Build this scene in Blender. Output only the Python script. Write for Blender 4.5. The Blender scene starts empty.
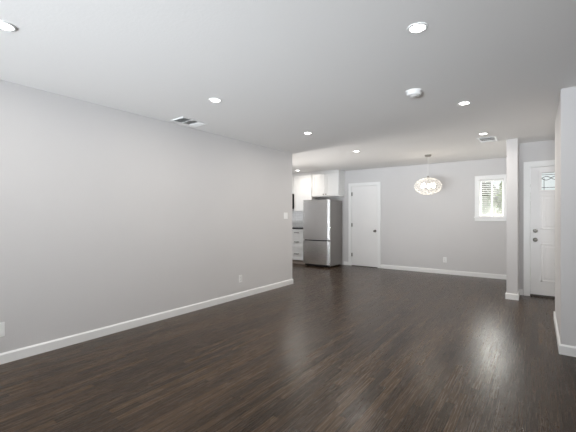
import bpy, bmesh, math, random
from mathutils import Vector, Matrix
random.seed(7)
PI = math.pi
S = bpy.context.scene
COL = S.collection

# ------------------------------------------------------------------ camera
cam_d = bpy.data.cameras.new('camera'); cam = bpy.data.objects.new('camera', cam_d); COL.objects.link(cam)
cam_d.sensor_width = 36; cam_d.lens = 36*347/576; cam_d.clip_start = 0.02
cam.location = (0, 0, 1.27); cam.rotation_euler = (PI/2, 0, math.atan(250/347))
S.camera = cam

# ------------------------------------------------------------------ world, exposure, daylight and added fill
w = bpy.data.worlds.new('sky'); S.world = w; w.use_nodes = True
bg = w.node_tree.nodes['Background']
bg.inputs['Color'].default_value = (0.95, 0.98, 1.0, 1); bg.inputs['Strength'].default_value = 0.95
S.view_settings.view_transform = 'Standard'; S.view_settings.look = 'None'
S.view_settings.exposure = -0.03; S.view_settings.gamma = 1.0; S.view_settings.use_curve_mapping = False

def area(name, loc, rot, sx, sy, power, color, spread=PI):
    l = bpy.data.lights.new(name, 'AREA'); l.shape = 'RECTANGLE'; l.size = sx; l.size_y = sy
    l.energy = power; l.color = color; l.spread = spread
    o = bpy.data.objects.new(name, l); COL.objects.link(o); o.location = loc; o.rotation_euler = rot
    return o
# daylight by the rear and dining windows; the other area lamps are added fill
area('daylight_rear', (-1.2, -4.56, 1.35), (PI/2, 0, 0), 3.6, 1.9, 12, (0.82, 0.91, 1.0))
area('added_ceiling_fill_rear', (-1.2, -4.55, 0.9), (PI/2+0.75, 0, 0), 3.6, 1.0, 38, (0.86, 0.93, 1.0))  # upward lamp added to brighten the ceiling
area('added_fill_right', (1.96, -1.9, 1.35), (PI/2+0.3, 0, PI/2), 2.4, 1.5, 26, (0.88, 0.94, 1.0))  # unseen side lamp added to brighten the left wall and ceiling
area('added_fill_kitchen', (-6.86, 6.0, 1.6), (PI/2, 0, -PI/2), 1.3, 1.0, 23, (0.95, 0.97, 1.0))  # unseen lamp added to brighten the kitchen
area('daylight_dining_window', (-0.79, 8.29, 1.63), (-PI/2-0.1, 0, 0), 0.40, 0.74, 15, (1.0, 0.97, 0.93))
area('added_ceiling_beam_rear', (-1.2, -4.54, 0.5), (PI/2+0.30, 0, 0.15), 3.6, 0.4, 78, (0.88, 0.94, 1.0), 0.80)  # narrow upward beam added to lift the ceiling along the room
area('added_ceiling_beam_kitchen', (-6.85, 6.0, 1.3), (PI/2+0.25, 0, -PI/2), 1.3, 0.4, 18, (1.0, 0.96, 0.91), 0.9)  # narrow beam added to lift the kitchen and dining ceiling
area('added_fill_entry', (1.96, 6.06, 1.3), (PI/2+0.1, 0, PI/2), 0.8, 1.4, 5, (1.0, 0.93, 0.87))  # unseen lamp added to brighten the entry wall
LAMP_W = 8
LAMP_C = (1.0, 0.94, 0.87)

# ------------------------------------------------------------------ materials
def mat(name, color, rough=0.5, metal=0.0, bump=0.0, bscale=200.0, var=0.0, vscale=3.0, emit=None, estr=0.0, spec=None, coat=0.0, trans=0.0, ior=None, alpha=1.0):
    m = bpy.data.materials.new(name); m.use_nodes = True
    nt = m.node_tree; N = nt.nodes; L = nt.links; b = N['Principled BSDF']
    b.inputs['Base Color'].default_value = (*color, 1); b.inputs['Roughness'].default_value = rough
    b.inputs['Metallic'].default_value = metal
    if spec is not None: b.inputs['Specular IOR Level'].default_value = spec
    if coat: b.inputs['Coat Weight'].default_value = coat; b.inputs['Coat Roughness'].default_value = 0.15
    if trans: b.inputs['Transmission Weight'].default_value = trans
    if ior: b.inputs['IOR'].default_value = ior
    if alpha < 1: b.inputs['Alpha'].default_value = alpha
    if emit: b.inputs['Emission Color'].default_value = (*emit, 1); b.inputs['Emission Strength'].default_value = estr
    tc = N.new('ShaderNodeTexCoord')
    if var:
        n = N.new('ShaderNodeTexNoise'); n.inputs['Scale'].default_value = vscale; n.inputs['Detail'].default_value = 3
        L.new(tc.outputs['Object'], n.inputs['Vector'])
        r = N.new('ShaderNodeValToRGB')
        r.color_ramp.elements[0].position = 0.3; r.color_ramp.elements[1].position = 0.7
        r.color_ramp.elements[0].color = (*[c*(1-var) for c in color], 1)
        r.color_ramp.elements[1].color = (*[min(1, c*(1+var)) for c in color], 1)
        L.new(n.outputs['Fac'], r.inputs['Fac']); L.new(r.outputs['Color'], b.inputs['Base Color'])
    if bump:
        n = N.new('ShaderNodeTexNoise'); n.inputs['Scale'].default_value = bscale; n.inputs['Detail'].default_value = 4
        L.new(tc.outputs['Object'], n.inputs['Vector'])
        bp = N.new('ShaderNodeBump'); bp.inputs['Strength'].default_value = bump; bp.inputs['Distance'].default_value = 0.003
        L.new(n.outputs['Fac'], bp.inputs['Height']); L.new(bp.outputs['Normal'], b.inputs['Normal'])
    return m

M = {}
M['wall'] = mat('wall_paint', (0.684, 0.672, 0.668), 0.75, bump=0.25, bscale=90, var=0.012, vscale=1.5)
M['ceiling'] = mat('ceiling_paint', (0.86, 0.85, 0.835), 0.85, bump=0.28, bscale=55)
M['trim'] = mat('trim_paint', (0.92, 0.92, 0.91), 0.35, var=0.01)
M['door'] = mat('door_paint', (0.90, 0.89, 0.88), 0.35, var=0.01)
M['entry'] = mat('entry_door_paint', (0.90, 0.89, 0.88), 0.35, var=0.01)
M['cab'] = mat('cabinet_paint', (0.88, 0.88, 0.87), 0.3, var=0.01)
M['plate'] = mat('plate_plastic', (0.93, 0.93, 0.92), 0.3, var=0.01)
M['slot'] = mat('socket_slots', (0.10, 0.10, 0.10), 0.5, var=0.05)
M['nickel'] = mat('brushed_nickel', (0.38, 0.365, 0.34), 0.3, 1.0, var=0.05, vscale=60)
M['dark_knob'] = mat('dark_nickel', (0.22, 0.20, 0.18), 0.3, 1.0, var=0.05, vscale=60)
M['pull_metal'] = mat('dark_pull_metal', (0.12, 0.11, 0.10), 0.4, 0.6, var=0.05)
M['black'] = mat('black_gloss', (0.02, 0.02, 0.02), 0.15, var=0.1)
M['threshold_shadowgap'] = mat('dark_threshold_shadowgap', (0.05, 0.04, 0.035), 0.5, var=0.1)  # entry threshold's own dark tone; painted shade under the closet door
M['stone'] = mat('black_granite', (0.02, 0.02, 0.022), 0.2, var=0.4, vscale=200)
M['toe'] = mat('toe_kick_wood', (0.45, 0.38, 0.33), 0.5, var=0.1, vscale=20)
M['fside'] = mat('fridge_side_grey', (0.26, 0.245, 0.235), 0.4, 0.3, bump=0.2, bscale=300, var=0.02)
M['rubber'] = mat('black_rubber', (0.03, 0.03, 0.03), 0.6, var=0.1)
M['lens'] = mat('lamp_lens', (1, 1, 1), 0.4, var=0.01, emit=(1.0, 0.96, 0.91), estr=14)
M['bulb'] = mat('bulb_glow', (1, 1, 1), 0.4, var=0.01, emit=(1.0, 0.94, 0.86), estr=7)
M['wire'] = mat('white_wire', (0.92, 0.90, 0.86), 0.3, var=0.01)
M['cord'] = mat('clear_white_cord', (0.80, 0.80, 0.78), 0.4, var=0.01)
M['vent'] = mat('vent_white_metal', (0.82, 0.82, 0.81), 0.4, var=0.01)
M['ventdark'] = mat('duct_dark', (0.16, 0.16, 0.16), 0.7, var=0.1)
M['blind'] = mat('blind_slat', (0.90, 0.90, 0.88), 0.45, var=0.01)
M['ext'] = mat('neighbour_stucco', (0.70, 0.69, 0.64), 0.8, var=0.08)
M['extroof'] = mat('neighbour_shingle', (0.27, 0.265, 0.23), 0.9, var=0.2, vscale=12)
M['leaf'] = mat('leaves', (0.22, 0.29, 0.10), 0.6, var=0.5, vscale=6)
M['bark'] = mat('bark', (0.16, 0.11, 0.08), 0.9, bump=0.5, bscale=30, var=0.2)
M['grass'] = mat('lawn', (0.30, 0.40, 0.14), 0.9, var=0.25, vscale=4)
M['fence'] = mat('white_fence', (0.66, 0.68, 0.60), 0.6, var=0.03)
M['lead'] = mat('lead_came', (0.06, 0.06, 0.06), 0.4, 0.6, var=0.1)
M['crystal'] = mat('crystal_bead', (0.95, 0.94, 0.93), 0.08, var=0.01, trans=0.4, ior=1.5)

def glass_mat(name, rough, tint):
    m = bpy.data.materials.new(name); m.use_nodes = True
    nt = m.node_tree; N = nt.nodes; L = nt.links; N.remove(N['Principled BSDF'])
    t = N.new('ShaderNodeBsdfTransparent'); t.inputs[0].default_value = (*tint, 1)
    g = N.new('ShaderNodeBsdfGlossy'); g.inputs['Roughness'].default_value = rough
    f = N.new('ShaderNodeFresnel'); f.inputs[0].default_value = 1.45
    x = N.new('ShaderNodeMixShader'); L.new(f.outputs[0], x.inputs[0]); L.new(t.outputs[0], x.inputs[1]); L.new(g.outputs[0], x.inputs[2])
    L.new(x.outputs[0], N['Material Output'].inputs[0])
    return m
M['glass'] = glass_mat('window_glass', 0.02, (0.96, 0.98, 0.97))

def floor_mat():
    m = bpy.data.materials.new('dark_oak_strip_floor'); m.use_nodes = True
    nt = m.node_tree; N = nt.nodes; L = nt.links; b = N['Principled BSDF']
    def mth(op, a, c=None, d=None):
        n = N.new('ShaderNodeMath'); n.operation = op
        for i, v in enumerate((a, c, d)):
            if v is None: continue
            if isinstance(v, (int, float)): n.inputs[i].default_value = v
            else: L.new(v, n.inputs[i])
        return n.outputs[0]
    tc = N.new('ShaderNodeTexCoord'); sp = N.new('ShaderNodeSeparateXYZ'); L.new(tc.outputs['Object'], sp.inputs[0])
    X, Y = sp.outputs[0], sp.outputs[1]
    W = 0.057
    rowf = mth('DIVIDE', X, W); row = mth('FLOOR', rowf); fr = mth('FRACT', rowf)
    wn = N.new('ShaderNodeTexWhiteNoise'); wn.noise_dimensions = '1D'; L.new(row, wn.inputs['W'])
    ylen = mth('DIVIDE', mth('ADD', Y, mth('MULTIPLY', wn.outputs['Value'], 7.3)), 0.85)
    idx = mth('FLOOR', ylen); fy = mth('FRACT', ylen)
    cv = N.new('ShaderNodeCombineXYZ'); L.new(row, cv.inputs[0]); L.new(idx, cv.inputs[1])
    wn2 = N.new('ShaderNodeTexWhiteNoise'); wn2.noise_dimensions = '2D'; L.new(cv.outputs[0], wn2.inputs['Vector'])
    tone = wn2.outputs['Value']
    # grain: noise stretched along the plank, shifted per plank
    gv = N.new('ShaderNodeCombineXYZ')
    L.new(mth('MULTIPLY', X, 130.0), gv.inputs[0]); L.new(mth('ADD', mth('MULTIPLY', Y, 4.0), mth('MULTIPLY', tone, 40.0)), gv.inputs[1])
    L.new(mth('MULTIPLY', tone, 17.0), gv.inputs[2])
    gn = N.new('ShaderNodeTexNoise'); gn.inputs['Scale'].default_value = 1.0; gn.inputs['Detail'].default_value = 5; gn.inputs['Distortion'].default_value = 0.8
    L.new(gv.outputs[0], gn.inputs['Vector'])
    big = N.new('ShaderNodeTexNoise'); big.inputs['Scale'].default_value = 1.3; big.inputs['Detail'].default_value = 3; L.new(tc.outputs['Object'], big.inputs['Vector'])
    t = mth('ADD', mth('MULTIPLY', tone, 0.55), mth('MULTIPLY', gn.outputs['Fac'], 0.62))
    t = mth('ADD', t, mth('MULTIPLY', mth('SUBTRACT', big.outputs['Fac'], 0.5), 0.35))
    r = N.new('ShaderNodeValToRGB'); cr = r.color_ramp
    cr.elements[0].position = 0.28; cr.elements[0].color = (0.028, 0.0165, 0.0085, 1)
    cr.elements[1].position = 1.0; cr.elements[1].color = (0.094, 0.057, 0.030, 1)
    e = cr.elements.new(0.62); e.color = (0.056, 0.0335, 0.018, 1)
    L.new(t, r.inputs['Fac'])
    # joints
    edge = mth('MINIMUM', fr, mth('SUBTRACT', 1.0, fr))
    j1 = mth('LESS_THAN', edge, 0.028)
    ey = mth('MINIMUM', fy, mth('SUBTRACT', 1.0, fy)); j2 = mth('LESS_THAN', ey, 0.0015)
    j = mth('MAXIMUM', j1, j2)
    mx = N.new('ShaderNodeMix'); mx.data_type = 'RGBA'; L.new(mth('MULTIPLY', j, 0.9), mx.inputs[0]); L.new(r.outputs['Color'], mx.inputs[6]); mx.inputs[7].default_value = (0.010, 0.007, 0.005, 1)
    L.new(mx.outputs[2], b.inputs['Base Color'])
    wv = N.new('ShaderNodeCombineXYZ')
    L.new(mth('MULTIPLY', X, 26.0), wv.inputs[0]); L.new(mth('ADD', mth('MULTIPLY', Y, 5.0), mth('MULTIPLY', tone, 31.0)), wv.inputs[1]); L.new(mth('MULTIPLY', tone, 9.0), wv.inputs[2])
    wn3 = N.new('ShaderNodeTexNoise'); wn3.inputs['Scale'].default_value = 1.0; wn3.inputs['Detail'].default_value = 2; L.new(wv.outputs[0], wn3.inputs['Vector'])
    rings = mth('SINE', mth('MULTIPLY', wn3.outputs['Fac'], 55.0))
    h = mth('SUBTRACT', mth('ADD', mth('ADD', mth('MULTIPLY', gn.outputs['Fac'], 0.25), mth('MULTIPLY', rings, 0.16)), mth('MULTIPLY', tone, 0.25)), mth('MULTIPLY', j, 1.0))
    bp = N.new('ShaderNodeBump'); bp.inputs['Strength'].default_value = 0.32; bp.inputs['Distance'].default_value = 0.0025
    L.new(h, bp.inputs['Height']); L.new(bp.outputs['Normal'], b.inputs['Normal'])
    L.new(mth('ADD', 0.14, mth('MULTIPLY', gn.outputs['Fac'], 0.24)), b.inputs['Roughness'])
    b.inputs['Specular IOR Level'].default_value = 0.27
    return m
M['floor'] = floor_mat()

def steel_mat():
    m = bpy.data.materials.new('brushed_stainless'); m.use_nodes = True
    nt = m.node_tree; N = nt.nodes; L = nt.links; b = N['Principled BSDF']
    b.inputs['Metallic'].default_value = 1.0; b.inputs['Roughness'].default_value = 0.24
    b.inputs['Base Color'].default_value = (0.90, 0.89, 0.88, 1)
    tc = N.new('ShaderNodeTexCoord'); mp = N.new('ShaderNodeMapping'); mp.inputs['Scale'].default_value = (3, 3, 400)
    L.new(tc.outputs['Object'], mp.inputs[0])
    n = N.new('ShaderNodeTexNoise'); n.inputs['Scale'].default_value = 1; L.new(mp.outputs[0], n.inputs['Vector'])
    bp = N.new('ShaderNodeBump'); bp.inputs['Strength'].default_value = 0.08; bp.inputs['Distance'].default_value = 0.001
    L.new(n.outputs['Fac'], bp.inputs['Height']); L.new(bp.outputs['Normal'], b.inputs['Normal'])
    return m
M['steel'] = steel_mat()

def tile_mat():
    m = bpy.data.materials.new('white_subway_tile'); m.use_nodes = True
    nt = m.node_tree; N = nt.nodes; L = nt.links; b = N['Principled BSDF']
    tc = N.new('ShaderNodeTexCoord'); mp = N.new('ShaderNodeMapping'); mp.inputs['Rotation'].default_value = (PI/2, 0, 0)
    L.new(tc.outputs['Object'], mp.inputs[0])
    br = N.new('ShaderNodeTexBrick'); br.inputs['Color1'].default_value = (0.84, 0.84, 0.83, 1); br.inputs['Color2'].default_value = (0.80, 0.80, 0.79, 1)
    br.inputs['Mortar'].default_value = (0.62, 0.61, 0.60, 1); br.inputs['Scale'].default_value = 1
    br.inputs['Brick Width'].default_value = 0.15; br.inputs['Row Height'].default_value = 0.075; br.inputs['Mortar Size'].default_value = 0.003
    L.new(mp.outputs[0], br.inputs['Vector']); L.new(br.outputs['Color'], b.inputs['Base Color']); b.inputs['Roughness'].default_value = 0.15
    return m
M['tile'] = tile_mat()

# ------------------------------------------------------------------ mesh helpers
class MB:
    def __init__(s): s.bm = bmesh.new()
    def box(s, x0, x1, y0, y1, z0, z1, bev=0.0, seg=2):
        t = bmesh.new()
        bmesh.ops.create_cube(t, size=1)
        for v in t.verts: v.co = Vector(((x0+x1)/2+v.co.x*(x1-x0), (y0+y1)/2+v.co.y*(y1-y0), (z0+z1)/2+v.co.z*(z1-z0)))
        if bev: bmesh.ops.bevel(t, geom=t.edges[:], offset=bev, segments=seg, affect='EDGES', profile=0.5)
        return s.merge(t)
    def merge(s, t):
        me = bpy.data.meshes.new('t'); t.to_mesh(me); t.free(); s.bm.from_mesh(me); bpy.data.meshes.remove(me); return s
    def lathe(s, prof, axis='Z', c=(0, 0, 0), n=32):      # prof: (radius, height) list; closed ends at radius 0
        t = bmesh.new(); rings = []
        for r, h in prof:
            if r < 1e-6: rings.append([t.verts.new((0, 0, h))])
            else: rings.append([t.verts.new((r*math.cos(2*PI*k/n), r*math.sin(2*PI*k/n), h)) for k in range(n)])
        for a, b in zip(rings[:-1], rings[1:]):
            for k in range(n):
                k2 = (k+1) % n
                if len(a) == 1 and len(b) == 1: continue
                if len(a) == 1: t.faces.new((a[0], b[k2], b[k]))
                elif len(b) == 1: t.faces.new((a[k], a[k2], b[0]))
                else: t.faces.new((a[k], a[k2], b[k2], b[k]))
        bmesh.ops.recalc_face_normals(t, faces=t.faces[:])
        if axis == 'Y': R = Matrix.Rotation(PI/2, 4, 'X')      # local +Z -> -Y
        elif axis == 'X': R = Matrix.Rotation(PI/2, 4, 'Y')     # local +Z -> +X
        else: R = Matrix.Identity(4)
        bmesh.ops.transform(t, matrix=Matrix.Translation(c) @ R, verts=t.verts[:])
        for f in t.faces: f.smooth = True
        return s.merge(t)
    def tube(s, pts, r, n=8, closed=False):
        t = bmesh.new(); P = [Vector(p) for p in pts]; rings = []; m = len(P)
        for i, p in enumerate(P):
            if closed: d = P[(i+1) % m]-P[i-1]
            else: d = P[min(i+1, m-1)]-P[max(i-1, 0)]
            d.normalize(); up = Vector((0, 0, 1)) if abs(d.z) < 0.9 else Vector((1, 0, 0))
            a = d.cross(up).normalized(); b = d.cross(a).normalized()
            rings.append([t.verts.new(p+r*(math.cos(2*PI*k/n)*a+math.sin(2*PI*k/n)*b)) for k in range(n)])
        for i in range(m if closed else m-1):
            A, B = rings[i], rings[(i+1) % m]
            for k in range(n): t.faces.new((A[k], A[(k+1) % n], B[(k+1) % n], B[k]))
        if not closed:
            t.faces.new(rings[0]); t.faces.new(rings[-1])
        bmesh.ops.recalc_face_normals(t, faces=t.faces[:])
        for f in t.faces: f.smooth = True
        return s.merge(t)
    def prism(s, poly, axis, a0, a1):      # poly in the two other axes; extruded along axis
        t = bmesh.new()
        def P(u, v, a): return {'X': (a, u, v), 'Y': (u, a, v), 'Z': (u, v, a)}[axis]
        A = [t.verts.new(P(u, v, a0)) for u, v in poly]; B = [t.verts.new(P(u, v, a1)) for u, v in poly]
        t.faces.new(A); t.faces.new(B[::-1]); n = len(poly)
        for k in range(n): t.faces.new((A[k], B[k], B[(k+1) % n], A[(k+1) % n]))
        bmesh.ops.recalc_face_normals(t, faces=t.faces[:])
        return s.merge(t)
    def wall(s, axis, a0, a1, t0, t1, z0, z1, holes=()):
        us = sorted({a0, a1, *[h[0] for h in holes], *[h[1] for h in holes]}); zs = sorted({z0, z1, *[h[2] for h in holes], *[h[3] for h in holes]})
        for i in range(len(us)-1):
            col = []
            for k in range(len(zs)-1):
                cu, cz = (us[i]+us[i+1])/2, (zs[k]+zs[k+1])/2
                if any(h[0] < cu < h[1] and h[2] < cz < h[3] for h in holes): continue
                if col and abs(col[-1][1]-zs[k]) < 1e-6: col[-1][1] = zs[k+1]
                else: col.append([zs[k], zs[k+1]])
            for p, q in col:
                if axis == 'X': s.box(us[i], us[i+1], t0, t1, p, q)
                else: s.box(t0, t1, us[i], us[i+1], p, q)
        return s
    def build(s, name, m, parent=None, loc=None, kind=None, smooth=False):
        me = bpy.data.meshes.new(name)
        s.bm.to_mesh(me); s.bm.free(); me.materials.append(M[m])
        if smooth:
            for p in me.polygons: p.use_smooth = True
        o = bpy.data.objects.new(name, me); COL.objects.link(o)
        if parent: o.parent = parent
        if loc: o.location = loc
        if kind: o['kind'] = kind
        return o

def thing(name, label, cat, loc=(0, 0, 0), rz=0, group=None):
    o = bpy.data.objects.new(name, None); COL.objects.link(o); o.empty_display_size = 0.05
    o.location = loc; o.rotation_euler = (0, 0, rz); o['label'] = label; o['category'] = cat
    if group: o['group'] = group
    return o
def dup(root, loc, label, rz=None):
    r = root.copy(); COL.objects.link(r); r.location = loc; r['label'] = label
    if rz is not None: r.rotation_euler = (0, 0, rz)
    for ch in list(root.children):
        c = ch.copy(); COL.objects.link(c); c.parent = r
        for g in list(ch.children):
            d = g.copy(); COL.objects.link(d); d.parent = c
    return r

H = 2.44
XL, YL = -3.74, 5.33       # long left wall: face x, end y
YB = 8.18                   # back wall face
CX0, CX1, CY = -0.392, -0.25, 6.27   # stub wall beside the entry
YE = 6.72                   # entry door wall face
BX, BY0, BY1 = 0.170, 4.06, 5.40     # wall block at the right
XR, YR, XK, YK = 2.0, -4.5, -6.9, 4.0

# ------------------------------------------------------------------ structure
MB().box(XK-0.12, XR+0.12, YR-0.12, YB+0.12, -0.12, 0).build('floor', 'floor', kind='structure')
MB().box(XK-0.12, XR+0.12, YR-0.12, YB+0.12, H, H+0.12).build('ceiling', 'ceiling', kind='structure')
MB().wall('Y', YR-0.12, YL, XL-0.12, XL, 0, H).build('wall_left', 'wall', kind='structure')
REARH = (-3.05, 0.65, 0.35, 2.3)
MB().wall('X', XL, XR, YR-0.12, YR, 0, H, [REARH]).build('wall_rear', 'wall', kind='structure')
RIGHTH = (-3.15, -0.65, 0.55, 2.15)
MB().wall('Y', YR-0.12, BY0, XR, XR+0.12, 0, H, [RIGHTH]).build('wall_right', 'wall', kind='structure')
MB().box(BX, XR+0.12, BY0, BY1, 0, H).build('wall_right_block', 'wall', kind='structure')
EH = (5.62, 6.50, 0.5, 2.1)
MB().wall('Y', BY1, YE, XR, XR+0.12, 0, H, [EH]).build('wall_entry_end', 'wall', kind='structure')
ED = (-0.115, 0.80, 0.0, 2.06)     # entry door opening
MB().wall('X', CX1, XR+0.12, YE, YE+0.12, 0, H, [ED]).build('wall_entry', 'wall', kind='structure')
MB().wall('Y', CY, YB+0.12, CX0, CX1, 0, H).build('wall_stub', 'wall', kind='structure')
WN = (-0.990, -0.560, 1.255, 2.02)  # dining window opening
CD = (-3.895, -3.175, 0.0, 2.04)   # closet door opening
MB().wall('X', XK-0.12, CX0, YB, YB+0.12, 0, H, [WN, CD]).build('wall_back', 'wall', kind='structure')
KW = (5.35, 6.65, 1.1, 2.1)
MB().wall('Y', YK-0.12, YB, XK-0.12, XK, 0, H, [KW]).build('wall_kitchen_left', 'wall', kind='structure')
MB().wall('X', XK, XL-0.12, YK-0.12, YK, 0, H).build('wall_kitchen_front', 'wall', kind='structure')
MB().box(-6.9, -4.80, YB-0.008, YB, 0.97, 1.42).build('trim_3', 'tile', kind='structure')

# baseboards (profiled: flat face with a bevelled top)
BH, BT = 0.092, 0.014
def base_x(mb, x0, x1, y, sgn, m0=0, m1=0):   # runs along x on a wall face at y, projecting sgn in y
    p = [(y, 0), (y+sgn*BT, 0), (y+sgn*BT, BH-0.014), (y+sgn*BT*0.45, BH-0.004), (y+sgn*BT*0.3, BH), (y, BH)]
    mb.prism(p, 'X', x0, x1)
def base_y(mb, y0, y1, x, sgn):
    p = [(x, 0), (x+sgn*BT, 0), (x+sgn*BT, BH-0.014), (x+sgn*BT*0.45, BH-0.004), (x+sgn*BT*0.3, BH), (x, BH)]
    mb.prism(p, 'Y', y0, y1)
b = MB(); base_y(b, YR, YL, XL, 1); base_x(b, XL-0.12, XL+BT, YL, 1); b.build('baseboard_left', 'trim', kind='structure')
b = MB(); base_x(b, -3.105, CX0, YB, -1); base_x(b, -4.10, -3.965, YB, -1); b.build('baseboard_back', 'trim', kind='structure')
b = MB(); base_x(b, CX0-BT, CX1+BT, CY, -1); base_y(b, CY, YE, CX1, 1); base_y(b, CY, YB-BT, CX0, -1); b.build('baseboard_stub', 'trim', kind='structure')
b = MB(); base_x(b, CX1+BT, -0.195, YE, -1); base_x(b, 0.89, XR, YE, -1); b.build('baseboard_entry', 'trim', kind='structure')
b = MB(); base_x(b, BX-BT, XR, BY0, -1); base_y(b, BY0, BY1, BX, -1); base_x(b, BX-BT, XR, BY1, 1); b.build('baseboard_right', 'trim', kind='structure')
b = MB(); base_x(b, XL+BT, XR, YR, 1); base_y(b, YR+BT, BY0-BT, XR, -1); b.build('baseboard_rear', 'trim', kind='structure')

# door casings
def casing(name, x0, x1, ztop, y, cw):
    b = MB()
    def strip(p0, p1, d):      # an upside-down U of three butted strips between offsets p0 and p1 from the opening
        b.box(x0-p1, x0-p0, y-d, y, 0, ztop+p0); b.box(x1+p0, x1+p1, y-d, y, 0, ztop+p0)
        b.box(x0-p1, x1+p1, y-d, y, ztop+p0, ztop+p1)
    strip(0.0, cw*0.3, 0.009); strip(cw*0.3, cw*0.85, 0.013); strip(cw*0.85, cw, 0.018)
    # jamb lining
    b.box(x0+0.0005, x0+0.014, y-0.004, y+0.12, 0, ztop, 0); b.box(x1-0.014, x1-0.0005, y-0.004, y+0.12, 0, ztop, 0)
    b.box(x0+0.014, x1-0.014, y-0.004, y+0.12, ztop-0.014, ztop-0.0005, 0)
    return b.build(name, 'trim', kind='structure')
casing('trim_1', CD[0], CD[1], CD[3], YB, 0.066)
casing('trim_2', ED[0], ED[1], ED[3], YE, 0.072)

# closet door (plain flat slab)
d1 = MB().box(CD[0]+0.017, CD[1]-0.017, YB+0.004, YB+0.039, 0.012, CD[3]-0.017, 0.002, 1).build('door_1', 'door', kind='structure')
d1['label'] = 'plain flat white interior door with dark knob in the back wall'
def knob_prof(s=1.0): return [(0, 0), (0.032*s, 0), (0.032*s, 0.006), (0.012*s, 0.010), (0.011*s, 0.032), (0.022*s, 0.038), (0.028*s, 0.050), (0.026*s, 0.062), (0.014*s, 0.068), (0, 0.069)]
MB().lathe(knob_prof(), 'Y', (-3.252, YB+0.004, 0.90), 24).build('door_knob', 'dark_knob', d1)
for z in (0.28, 1.04, 1.83):
    h = MB().lathe([(0, 0), (0.007, 0), (0.007, 0.09), (0, 0.09)], 'Z', (CD[0]+0.012, YB-0.006, z-0.045), 10)
    h.box(CD[0]+0.012, CD[0]+0.040, YB-0.002, YB+0.006, z-0.045, z+0.045); h.build('hinge', 'nickel', d1)
MB().box(CD[0]+0.014, CD[1]-0.014, YB+0.002, YB+0.12, 0.0005, 0.011).build('threshold_gap_strip', 'threshold_shadowgap', d1)  # dark strip stands in for the shade in the gap under the door
# dark closet behind the door
b = MB().box(CD[0]-0.05, CD[1]+0.05, YB+0.80, YB+0.84, 0, 2.2); b.build('closet_back', 'wall', d1)

# entry door with six moulded parts: a glass lite over panels
ex0, ex1, ez0, ez1, ey = ED[0]+0.017, ED[1]-0.017, 0.03, ED[3]-0.017, YE+0.022
GX = (ex0+0.145, ex1-0.145, 1.675, 1.945)
b = MB().wall('X', ex0, ex1, ey, ey+0.044, ez0, ez1, [GX])
d2 = b.build('door_2', 'entry', kind='structure'); d2['label'] = 'white panelled entry door with small leaded glass window and nickel hardware'
def raised(mb, x0, x1, z0, z1, y):        # moulded ring plus raised field
    w_ = 0.022
    mb.box(x0, x1, y-0.006, y+0.004, z0, z0+w_, 0.003, 1); mb.box(x0, x1, y-0.006, y+0.004, z1-w_, z1, 0.003, 1)
    mb.box(x0, x0+w_, y-0.006, y+0.004, z0, z1, 0.003, 1); mb.box(x1-w_, x1, y-0.006, y+0.004, z0, z1, 0.003, 1)
    mb.box(x0+0.05, x1-0.05, y-0.005, y+0.004, z0+0.05, z1-0.05, 0.004, 1)
mid = (ex0+ex1)/2
for (z0, z1) in ((1.06, 1.60), (0.24, 0.84)):
    for (x0, x1) in ((ex0+0.135, mid-0.06), (mid+0.06, ex1-0.135)):
        b = MB(); raised(b, x0, x1, z0, z1, ey); b.build('door_panel', 'entry', d2)
b = MB(); fw = 0.028
x0, x1, z0, z1 = GX
for q in ((x0-fw, x1+fw, z0-fw, z0), (x0-fw, x1+fw, z1, z1+fw), (x0-fw, x0, z0, z1), (x1, x1+fw, z0, z1)):
    b.box(q[0], q[1], ey-0.012, ey+0.05, q[2], q[3], 0.003, 1)
wf = b.build('window_frame', 'entry', d2)
MB().box(x0, x1, ey+0.020, ey+0.026, z0, z1).build('pane', 'glass', wf)
b = MB(); yy = ey+0.016; cxm = (x0+x1)/2; zt = z1-0.085
for sg in (1, -1):
    b.tube([(x0+(x1-x0)*k/48, yy, zt+sg*0.028*math.sin(2*PI*k/48*2.5)) for k in range(49)], 0.0045, 6)
for px in (x0+0.03, x0+0.175, cxm, x1-0.175, x1-0.03):
    b.tube([(px, yy, z0), (px, yy, zt)], 0.004, 6)
b.tube([(x0, yy, z0+0.04), (x1, yy, z0+0.04)], 0.004, 6); b.tube([(x0, yy, z1-0.03), (x1, yy, z1-0.03)], 0.004, 6)
b.build('lead_pattern', 'lead', wf)
MB().lathe(knob_prof(), 'Y', (ex0+0.062, ey, 0.895), 24).build('door_knob', 'nickel', d2)
MB().lathe([(0, 0), (0.031, 0), (0.030, 0.012), (0.018, 0.016), (0.016, 0.024), (0, 0.025)], 'Y', (ex0+0.062, ey, 1.035), 24).box(ex0+0.056, ex0+0.068, ey-0.040, ey-0.02, 1.015, 1.055, 0.002, 1).build('deadbolt', 'nickel', d2)
MB().prism([(YE-0.035, 0.0005), (YE-0.02, 0.014), (YE+0.02, 0.022), (YE+0.11, 0.022), (YE+0.11, 0.0005)], 'X', ED[0]+0.014, ED[1]-0.014).build('threshold_gap_strip', 'threshold_shadowgap', d2)

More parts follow.
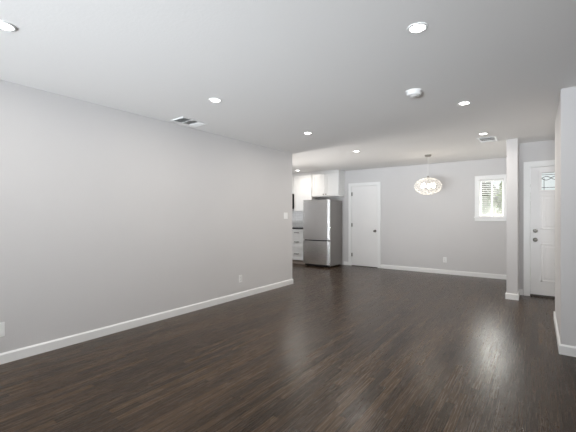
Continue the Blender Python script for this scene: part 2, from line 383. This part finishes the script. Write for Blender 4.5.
# dining window
w1 = bpy.data.objects.new('window_1', None); COL.objects.link(w1); w1['kind'] = 'structure'; w1['label'] = 'small white framed slider window with blinds in the back wall'
b = MB(); cw = 0.082; x0, x1, z0, z1 = WN
b.box(x0-cw, x1+cw, YB-0.016, YB, z1, z1+cw, 0.003, 1); b.box(x0-cw, x0, YB-0.016, YB, z0, z1, 0.003, 1); b.box(x1, x1+cw, YB-0.016, YB, z0, z1, 0.003, 1)
b.build('window_casing', 'trim', w1)
MB().box(x0-cw-0.012, x1+cw+0.012, YB-0.045, YB+0.03, z0-0.026, z0, 0.005, 2).build('window_sill', 'trim', w1)
MB().box(x0-cw, x1+cw, YB-0.015, YB, z0-0.085, z0-0.026, 0.003, 1).build('window_apron', 'trim', w1)
b = MB()
for q in ((x0, x1, z0, z0+0.035), (x0, x1, z1-0.03, z1), (x0, x0+0.03, z0+.035, z1-.03), (x1-0.03, x1, z0+.035, z1-.03), ((x0+x1)/2-0.010, (x0+x1)/2+0.010, z0+.035, z1-.03)):
    b.box(q[0], q[1], YB+0.065, YB+0.105, q[2], q[3], 0.003, 1)
b.build('window_frame', 'trim', w1)
MB().box(x0+0.03, x1-0.03, YB+0.083, YB+0.088, z0+0.035, z1-0.03).build('pane', 'glass', w1)

bl = thing('window_blind', 'open white horizontal slat blind hanging in the small back wall window', 'blind', (0, 0, 0))
MB().box(x0+0.006, x1-0.006, YB+0.012, YB+0.052, z1-0.036, z1-0.002, 0.002, 1).build('headrail', 'blind', bl)
b = MB(); n = 17
for k in range(n):
    z = z1-0.062-k*0.0405
    b.prism([(YB+0.010, z-0.004), (YB+0.032, z+0.003), (YB+0.054, z+0.0015), (YB+0.054, z+0.0037), (YB+0.032, z+0.0055), (YB+0.010, z-0.0015)], 'X', x0+0.008, x1-0.008)
b.build('slats', 'blind', bl)
MB().box(x0+0.008, x1-0.008, YB+0.016, YB+0.048, z0+0.004, z0+0.018, 0.002, 1).build('bottom_rail', 'blind', bl)
for px in (x0+0.08, x1-0.08):
    MB().tube([(px, YB+0.009, z1-0.04), (px, YB+0.009, z0+0.02)], 0.0012, 6).build('cord', 'cord', bl)

# unseen windows: rear inferred; right, entry and kitchen added with the fill lamps
def bigwin(name, axis, h, t0, t1, nm):
    r = bpy.data.objects.new(name, None); COL.objects.link(r); r['kind'] = 'structure'
    a0, a1, z0, z1 = h; b = MB(); f = 0.05
    qs = [(a0, a1, z0, z0+f), (a0, a1, z1-f, z1), (a0, a0+f, z0+f, z1-f), (a1-f, a1, z0+f, z1-f)] + [(a0+(a1-a0)*k/nm-f/2, a0+(a1-a0)*k/nm+f/2, z0+f, z1-f) for k in range(1, nm)]
    for q in qs:
        if axis == 'X': b.box(q[0], q[1], t0, t1, q[2], q[3], 0.003, 1)
        else: b.box(t0, t1, q[0], q[1], q[2], q[3], 0.003, 1)
    b.build('window_frame', 'trim', r)
    return r
bigwin('window_2', 'X', REARH, YR-0.11, YR-0.07, 3)
bigwin('added_window_right', 'Y', RIGHTH, XR+0.07, XR+0.11, 2)
bigwin('added_window_entry', 'Y', EH, XR+0.07, XR+0.11, 1)
bigwin('added_window_kitchen', 'Y', KW, XK-0.11, XK-0.07, 2)

# ------------------------------------------------------------------ kitchen
def shaker(mb, x0, x1, z0, z1, yf):      # front face at yf (towards -y), 20 mm thick, recessed centre
    r_ = min(0.058, (z1-z0)*0.28)
    mb.box(x0, x1, yf+0.008, yf+0.020, z0, z1)
    mb.box(x0, x1, yf, yf+0.010, z0, z0+r_, 0.0015, 1); mb.box(x0, x1, yf, yf+0.010, z1-r_, z1, 0.0015, 1)
    mb.box(x0, x0+r_, yf, yf+0.010, z0+r_, z1-r_, 0.0015, 1); mb.box(x1-r_, x1, yf, yf+0.010, z0+r_, z1-r_, 0.0015, 1)
def pull(x, y, z, horiz, parent, m='dark_knob', L=0.10):
    a = L/2
    if horiz: pts = [(x-a, y, z), (x-a, y-0.028, z), (x+a, y-0.028, z), (x+a, y, z)]
    else: pts = [(x, y, z-a), (x, y-0.028, z-a), (x, y-0.028, z+a), (x, y, z+a)]
    MB().tube(pts, 0.0085, 8).build('handle', m, parent)

# refrigerator
FX0, FX1, FY = -4.865, -4.12, 7.42
fr = thing('refrigerator', 'stainless steel bottom freezer refrigerator with grey sides on the kitchen edge', 'refrigerator', (0, 0, 0))
MB().box(FX0+0.004, FX1-0.004, FY+0.075, 8.13, 0.03, 1.665, 0.006, 2).build('body', 'fside', fr)
def fdoor(z0, z1):
    poly = []; n = 14
    for k in range(n+1):
        t = k/n; x = FX0+(FX1-FX0)*t; s_ = 2*t-1
        poly.append((x, FY+(0.012*s_*s_+0.016*s_**10 if s_ > 0 else 0.0)))
    poly += [(FX1, FY+0.066), (FX0, FY+0.066)]
    return MB().prism(poly, 'Y', 0, 1) if False else MB().prism([(x, y) for x, y in poly], 'Z', z0, z1)
up = fdoor(0.675, 1.675).build('upper_door', 'steel', fr)
lo = fdoor(0.065, 0.650).build('freezer_drawer', 'steel', fr)
MB().box(FX0+0.01, FX1-0.01, FY+0.062, FY+0.078, 0.07, 1.66).build('door_gasket', 'rubber', fr)
MB().box(FX0+0.03, FX1-0.10, FY+0.012, FY+0.06, 0.650, 0.676, 0.003, 1).build('recessed_handle', 'black', fr)
MB().box(FX0+0.02, FX1-0.02, FY+0.06, FY+0.10, 0.012, 0.062).build('kick_grille', 'rubber', fr)
for x in (FX0+0.06, FX1-0.06):
    for y in (FY+0.12, 8.06):
        MB().lathe([(0, 0), (0.022, 0), (0.022, 0.01), (0.012, 0.014), (0.012, 0.035), (0, 0.035)], 'Z', (x, y, 0), 16).build('foot', 'rubber', fr)
MB().box(FX1-0.09, FX1-0.01, FY+0.03, FY+0.14, 1.666, 1.688, 0.004, 1).build('hinge_cover', 'fside', fr)

def cabinet(name, label, x0, x1, y0, y1, z0, z1, fronts, body='cab', group=None, crown=False):
    t = thing(name, label, 'cabinet', (0, 0, 0), 0, group)
    MB().box(x0, x1, y0+0.021, y1, z0, z1).build('body', body, t)
    for kind, a, c, p, q in fronts:
        b = MB(); shaker(b, a, c, p, q, y0); f = b.build(kind, 'cab', t)
        if kind == 'drawer': pull((a+c)/2, y0, (p+q)/2+0.01, True, f, 'pull_metal', 0.13)
        elif kind == 'door': MB().lathe([(0, 0), (0.006, 0), (0.006, 0.014), (0.014, 0.018), (0.014, 0.026), (0, 0.028)], 'Y', (c-0.035 if fronts.index((kind, a, c, p, q)) % 2 == 0 else a+0.035, y0, p+0.04), 16).build('knob', 'dark_knob', f)
    if crown:
        MB().prism([(y0+0.021, z1-0.07), (y0+0.010, z1-0.07), (y0-0.030, z1-0.008), (y0-0.030, z1-0.001), (y0+0.021, z1-0.001)], 'X', x0, x1+0.0).build('crown_moulding', 'cab', t)
    return t
YU = 7.85
cabinet('wall_cabinet', 'white two door wall cabinet mounted above the refrigerator', -4.872, -4.08, YU, YB, 1.775, H-0.002,
        [('door', -4.862, -4.480, 1.79, 2.365), ('door', -4.474, -4.092, 1.79, 2.365)], crown=True)
cabinet('wall_cabinet', 'tall white wall cabinet left of the refrigerator, over the tiled backsplash', -5.46, -4.876, YU, YB-0.009, 1.40, H-0.002,
        [('door', -5.452, -4.884, 1.41, 2.365)], crown=True)
cabinet('wall_cabinet', 'short white wall cabinet above the microwave', -6.22, -5.464, YU, YB-0.009, 1.88, H-0.002,
        [('door', -6.212, -5.845, 1.89, 2.365), ('door', -5.839, -5.472, 1.89, 2.365)], crown=True)
mw = thing('microwave', 'stainless over-range microwave with black door beside the white cabinets', 'microwave', (0, 0, 0))
MB().box(-6.22, -5.47, 7.80, YB-0.012, 1.47, 1.876, 0.004, 1).build('body', 'black', mw)
MB().box(-6.215, -5.70, 7.765, 7.80, 1.475, 1.87, 0.004, 1).build('door', 'steel', mw)
MB().box(-6.16, -5.75, 7.760, 7.766, 1.53, 1.82, 0.001, 1).build('door_window', 'black', mw)
MB().box(-5.695, -5.475, 7.765, 7.80, 1.475, 1.87, 0.004, 1).build('control_panel', 'plate', mw)
MB().tube([(-5.72, 7.765, 1.52), (-5.72, 7.73, 1.52), (-5.72, 7.73, 1.83), (-5.72, 7.765, 1.83)], 0.008, 8).build('handle', 'steel', mw)

YC = 7.57
bc = cabinet('base_cabinet', 'white three drawer base cabinet beside the refrigerator', -5.46, -4.885, YC, YB-0.01, 0.10, 0.925,
        [('drawer', -5.452, -4.893, 0.735, 0.915), ('drawer', -5.452, -4.893, 0.43, 0.725), ('drawer', -5.452, -4.893, 0.11, 0.42)])
MB().box(-5.46, -4.885, YC+0.075, YB-0.01, 0.001, 0.10).build('toe_kick', 'toe', bc)
ct = MB().box(-5.465, -4.99, YC-0.02, YB-0.009, 0.926, 0.962, 0.003, 1).build('countertop', 'stone'); ct['label'] = 'dark stone countertop on the drawer cabinet'; ct['category'] = 'countertop'
bx = cabinet('base_cabinet', 'white base cabinet further left, behind the end of the long wall', -6.88, -6.235, YC, YB-0.01, 0.10, 0.925,
        [('door', -6.872, -6.243, 0.11, 0.915)])
MB().box(-6.88, -6.235, YC+0.075, YB-0.01, 0.001, 0.10).build('toe_kick', 'toe', bx)
rg = thing('range', 'stainless kitchen range under the microwave', 'stove', (0, 0, 0))
MB().box(-6.225, -5.475, YC+0.03, YB-0.01, 0.02, 0.93, 0.004, 1).build('body', 'steel', rg)
MB().box(-6.225, -5.475, YC-0.01, YB-0.01, 0.932, 0.955, 0.004, 1).build('cooktop', 'black', rg)
MB().box(-6.215, -5.485, YC, YC+0.03, 0.22, 0.78, 0.004, 1).build('oven_door', 'steel', rg)
MB().tube([(-6.15, YC, 0.73), (-6.15, YC-0.05, 0.73), (-5.55, YC-0.05, 0.73), (-5.55, YC, 0.73)], 0.010, 8).build('handle', 'steel', rg)

# ------------------------------------------------------------------ ceiling fixtures
def lamp_proto(loc, label):
    t = thing('recessed_light', label, 'ceiling light', loc, 0, 'recessed ceiling lights')
    MB().lathe([(0.045, -0.001), (0.045, -0.005), (0.049, -0.008), (0.060, -0.005), (0.064, -0.0005), (0.045, -0.001)], 'Z', (0, 0, 0), 64).build('trim_ring', 'vent', t)
    MB().lathe([(0, -0.0045), (0.0455, -0.0045), (0.0455, -0.0005), (0, -0.0005)], 'Z', (0, 0, 0), 64).build('lens', 'lens', t)
    l = bpy.data.lights.new('lamp_glow', 'AREA'); l.shape = 'DISK'; l.size = 0.088; l.energy = LAMP_W; l.color = LAMP_C
    o = bpy.data.objects.new('lamp_glow', l); COL.objects.link(o); o.parent = t; o.location = (0, 0, -0.012)
    return t
spots = [((-2.66, 0.71), 'round lit recessed ceiling light cut by the left edge of the photo'),
         ((-0.607, 2.22), 'largest fully visible round lit recessed ceiling light, nearest the camera on the right'),
         ((-2.64, 2.41), 'round lit recessed ceiling light beside the ceiling vent near the left wall'),
         ((-0.62, 3.98), 'round lit recessed ceiling light between the smoke detector and the entry ceiling vent'),
         ((-2.63, 4.13), 'round lit recessed ceiling light nearest the far end of the left wall'),
         ((-2.65, 5.79), 'round lit recessed ceiling light of the main room, nearest the white flat door'),
         ((-0.63, 5.62), 'round lit recessed ceiling light touching the small vent near the stub wall'),
         ((-5.00, 7.36), 'tiny lit recessed light in the kitchen ceiling, above the wall cabinets')]
proto = None
for (x, y), lab in spots:
    if proto is None: proto = lamp_proto((x, y, H), lab)
    else: dup(proto, (x, y, H), lab)

sd = thing('smoke_detector', 'round white smoke detector on the ceiling between recessed lights', 'smoke detector', (-0.944, 3.33, H))
MB().lathe([(0, -0.001), (0.076, -0.001), (0.078, -0.010), (0.072, -0.014)], 'Z', (0, 0, 0), 40).build('base', 'vent', sd)
MB().lathe([(0.066, -0.012), (0.066, -0.030), (0.058, -0.042), (0.045, -0.046), (0.040, -0.042), (0.034, -0.042), (0.030, -0.048), (0, -0.050)], 'Z', (0, 0, 0), 40).build('cover', 'vent', sd)
MB().box(0.048, 0.056, -0.004, 0.004, -0.047, -0.040).build('test_light', 'slot', sd)

def vent(loc, label, mode, w_=0.25, l_=0.39):
    t = thing('ceiling_vent', label, 'vent', loc, 0, 'ceiling vents')
    a, c = w_/2, l_/2; f = 0.028; b = MB()
    for q in ((-a, a, -c, -c+f), (-a, a, c-f, c), (-a, -a+f, -c+f, c-f), (a-f, a, -c+f, c-f)): b.box(q[0], q[1], q[2], q[3], -0.008, -0.0005, 0.002, 1)
    b.build('frame', 'vent', t)
    MB().box(-a+f, a-f, -c+f, c-f, -0.002, -0.0005).build('duct_opening', 'ventdark', t)
    b = MB()
    def louver(x0, x1, y0, y1, along, tilt):
        if along == 'Y':
            xm = (x0+x1)/2; b.prism([(xm-0.006, -0.002), (xm-0.005, -0.002), (xm+tilt+0.001, -0.013), (xm+tilt, -0.013)], 'Y', y0, y1)
        else:
            ym = (y0+y1)/2; b.prism([(ym-0.006, -0.002), (ym-0.005, -0.002), (ym+tilt+0.001, -0.013), (ym+tilt, -0.013)], 'X', x0, x1)
    L0, L1 = -c+f, c-f
    s1 = L0+(L1-L0)*0.36; s2 = L0+(L1-L0)*0.68
    n_ = 7
    for k in range(n_):
        x = -a+f+(2*a-2*f)*(k+0.5)/n_
        louver(x, x, s1+0.004, s2-0.004, 'Y', 0.006)
    for (p, q, tl) in ((L0, s1, -0.026), (s2, L1, 0.014)):
        m_ = 6
        for k in range(m_):
            y = p+(q-p)*(k+0.5)/m_
            louver(-a+f, a-f, y, y, 'X', tl)
    b.box(-a+f, a-f, s1-0.003, s1+0.003, -0.010, -0.002); b.box(-a+f, a-f, s2-0.003, s2+0.003, -0.010, -0.002)
    b.build('louvers', 'vent', t)
    return t
v1 = vent((-3.505, 2.785, H), 'white rectangular ceiling vent close to the long left wall', 0)
dup(v1, (-0.625, 6.09, H), 'white rectangular ceiling vent near the stub wall, beside a recessed light')

# pendant: wire and crystal oval shade
pd = thing('pendant_light', 'oval crystal and wire pendant light hanging over the empty dining area', 'pendant light', (-1.712, 6.97, H))
MB().lathe([(0, -0.001), (0.062, -0.001), (0.062, -0.012), (0.050, -0.030), (0.020, -0.040), (0, -0.040)], 'Z', (0, 0, 0), 32).build('canopy', 'nickel', pd)
MB().tube([(0, 0, -0.038), (0, 0, -0.42)], 0.004, 8).build('cord', 'cord', pd)
MB().lathe([(0, -0.40), (0.012, -0.40), (0.018, -0.425), (0.040, -0.440), (0.042, -0.446), (0, -0.446)], 'Z', (0, 0, 0), 24).build('cap', 'nickel', pd)
zc = -0.60; RA, RB = 0.248, 0.163
t = bmesh.new(); bmesh.ops.create_icosphere(t, subdivisions=3, radius=1)
b = MB(); 
for e in t.edges:
    p, q = [Vector((v.co.x*RA, v.co.y*RA, zc+v.co.z*RB)) for v in e.verts]
    b.tube([p, q], 0.0023, 4)
sh = b.build('shade', 'wire', pd)
bb = MB()
for v in t.verts:
    s_ = bmesh.new(); bmesh.ops.create_icosphere(s_, subdivisions=1, radius=0.0085)
    for u in s_.verts: u.co += Vector((v.co.x*RA, v.co.y*RA, zc+v.co.z*RB))
    bb.merge(s_)
t.free()
o = bb.build('crystal_beads', 'crystal', sh); o['kind'] = 'stuff'
b = MB()
for k in range(5):
    a = 2*PI*k/5+0.5; b.tube([(0, 0, zc+0.08), (0.05*math.cos(a), 0.05*math.sin(a), zc+0.05), (0.10*math.cos(a), 0.10*math.sin(a), zc+0.05)], 0.006, 8)
b.tube([(0, 0, -0.44), (0, 0, zc+0.05)], 0.008, 8); b.build('lamp_holder', 'nickel', pd)
for k in range(5):
    a = 2*PI*k/5+0.5
    MB().lathe([(0, 0.052), (0.010, 0.050), (0.012, 0.03), (0.024, 0.0), (0.026, -0.022), (0.016, -0.04), (0, -0.046)], 'Z', (0.11*math.cos(a), 0.11*math.sin(a), zc+0.01), 20).build('bulb', 'bulb', pd)
l = bpy.data.lights.new('pendant_glow', 'POINT'); l.energy = 5; l.color = (1.0, 0.88, 0.72); l.shadow_soft_size = 0.12
o = bpy.data.objects.new('pendant_glow', l); COL.objects.link(o); o.parent = pd; o.location = (0, 0, zc)

# ------------------------------------------------------------------ outlets and switch (built facing local -y)
def outlet(loc, rz, label):
    t = thing('wall_outlet', label, 'outlet', loc, rz, 'wall outlets')
    MB().box(-0.036, 0.036, -0.006, 0, -0.058, 0.058, 0.003, 2).build('cover_plate', 'plate', t)
    for z in (0.021, -0.021):
        s_ = MB().lathe([(0, 0), (0.0165, 0), (0.0165, 0.003), (0, 0.003)], 'Y', (0, -0.006, z), 24).build('socket', 'plate', t)
        b = MB()
        for dx in (-0.006, 0.006): b.box(dx-0.0012, dx+0.0012, -0.0094, -0.0088, z-0.001, z+0.008)
        b.box(-0.002, 0.002, -0.0094, -0.0088, z-0.010, z-0.006); b.build('slots', 'slot', s_)
    return t
bp_ = MB().box(-0.036, 0.036, -0.006, 0, -0.062, 0.062, 0.003, 2).build('wall_plate', 'plate')
bp_.location = (XL, 0.965, 0.295); bp_.rotation_euler = (0, 0, PI/2)
bp_['label'] = 'blank white wall plate at the left edge of the photo, low on the left wall'; bp_['category'] = 'wall plate'
o1 = outlet((XL, 3.93, 0.30), PI/2, 'white wall outlet low on the far half of the long left wall')
dup(o1, (-1.655, YB, 0.31), 'white wall outlet low on the back wall, under the pendant light', 0)
sw = thing('light_switch', 'white double switch plate at the far end of the long left wall', 'light switch', (XL, 5.12, 1.275), PI/2)
MB().box(-0.058, 0.058, -0.006, 0, -0.058, 0.058, 0.003, 2).build('cover_plate', 'plate', sw)
for dx in (-0.023, 0.023):
    MB().box(dx-0.016, dx+0.016, -0.010, -0.005, -0.033, 0.033, 0.002, 1).build('rocker', 'plate', sw)

# ------------------------------------------------------------------ outside the back window and entry door
MB().box(-14, 10, YB+1.0, 34, -0.35, -0.15).build('ground', 'grass', kind='structure')
hs = thing('neighbour_house', 'pale house with grey shingle roof seen through the small window', 'house', (0, 0, 0))
MB().box(-4.6, -1.40, 13.5, 20, -0.15, 1.95).build('walls', 'ext', hs)
MB().prism([(-5.1, 1.97), (-1.38, 1.96), (-1.14, 1.80), (-1.14, 1.94), (-2.6, 3.9), (-5.1, 3.2)], 'Y', 13.1, 20.3).build('roof', 'extroof', hs)
MB().box(-3.4, -2.4, 13.45, 13.5, 0.7, 1.7).build('window', 'trim', hs)
fe = thing('garden_fence', 'white board fence outside, low in the window view', 'fence', (0, 0, 0))
b = MB()
for k in range(44):
    x = -6+k*0.16; b.box(x, x+0.145, 11.6, 11.625, -0.12, 1.55)
b.build('boards', 'fence', fe)
for k in range(4):
    MB().box(-6+k*2.3, -5.9+k*2.3, 11.63, 11.73, -0.2, 1.65).build('post', 'fence', fe)
def tree(name, label, x, y, h, r, n, seed):
    R = random.Random(seed); t = thing(name, label, 'tree', (x, y, -0.15))
    b = MB(); pts = [(0, 0, 0), (0.04, 0.02, h*0.3), (-0.03, 0.05, h*0.6), (0.02, 0, h*0.85)]
    b.tube(pts, 0.05, 8)
    for k in range(9):
        a = R.uniform(0, 2*PI); z = h*R.uniform(0.4, 0.8); b.tube([(0, 0, z), (r*0.4*math.cos(a), r*0.4*math.sin(a), z+0.25), (r*0.8*math.cos(a), r*0.8*math.sin(a), z+0.4)], 0.018, 6)
    b.build('trunk', 'bark', t)
    bm = bmesh.new()
    for k in range(n):
        v = Vector((R.gauss(0, 1), R.gauss(0, 1), R.gauss(0, 1))).normalized()*r*(R.random()**0.4)
        v.z = v.z*h*0.36/r+h*0.72
        a = Vector((R.gauss(0, 1), R.gauss(0, 1), R.gauss(0, 1))).normalized(); c = a.orthogonal().normalized(); s_ = R.uniform(0.05, 0.09)
        P = [v+a*s_, v+c*s_*0.5, v-a*s_, v-c*s_*0.5]; nn = a.cross(c)*0.012
        bm.faces.new([bm.verts.new(p+(nn if i % 2 else -nn)) for i, p in enumerate(P)])
    me = bpy.data.meshes.new('foliage'); bm.to_mesh(me); bm.free(); me.materials.append(M['leaf'])
    o = bpy.data.objects.new('foliage', me); COL.objects.link(o); o.parent = t
tree('garden_tree', 'small leafy tree outside, at the right of the window view', -0.52, 10.95, 2.45, 0.40, 1700, 3)
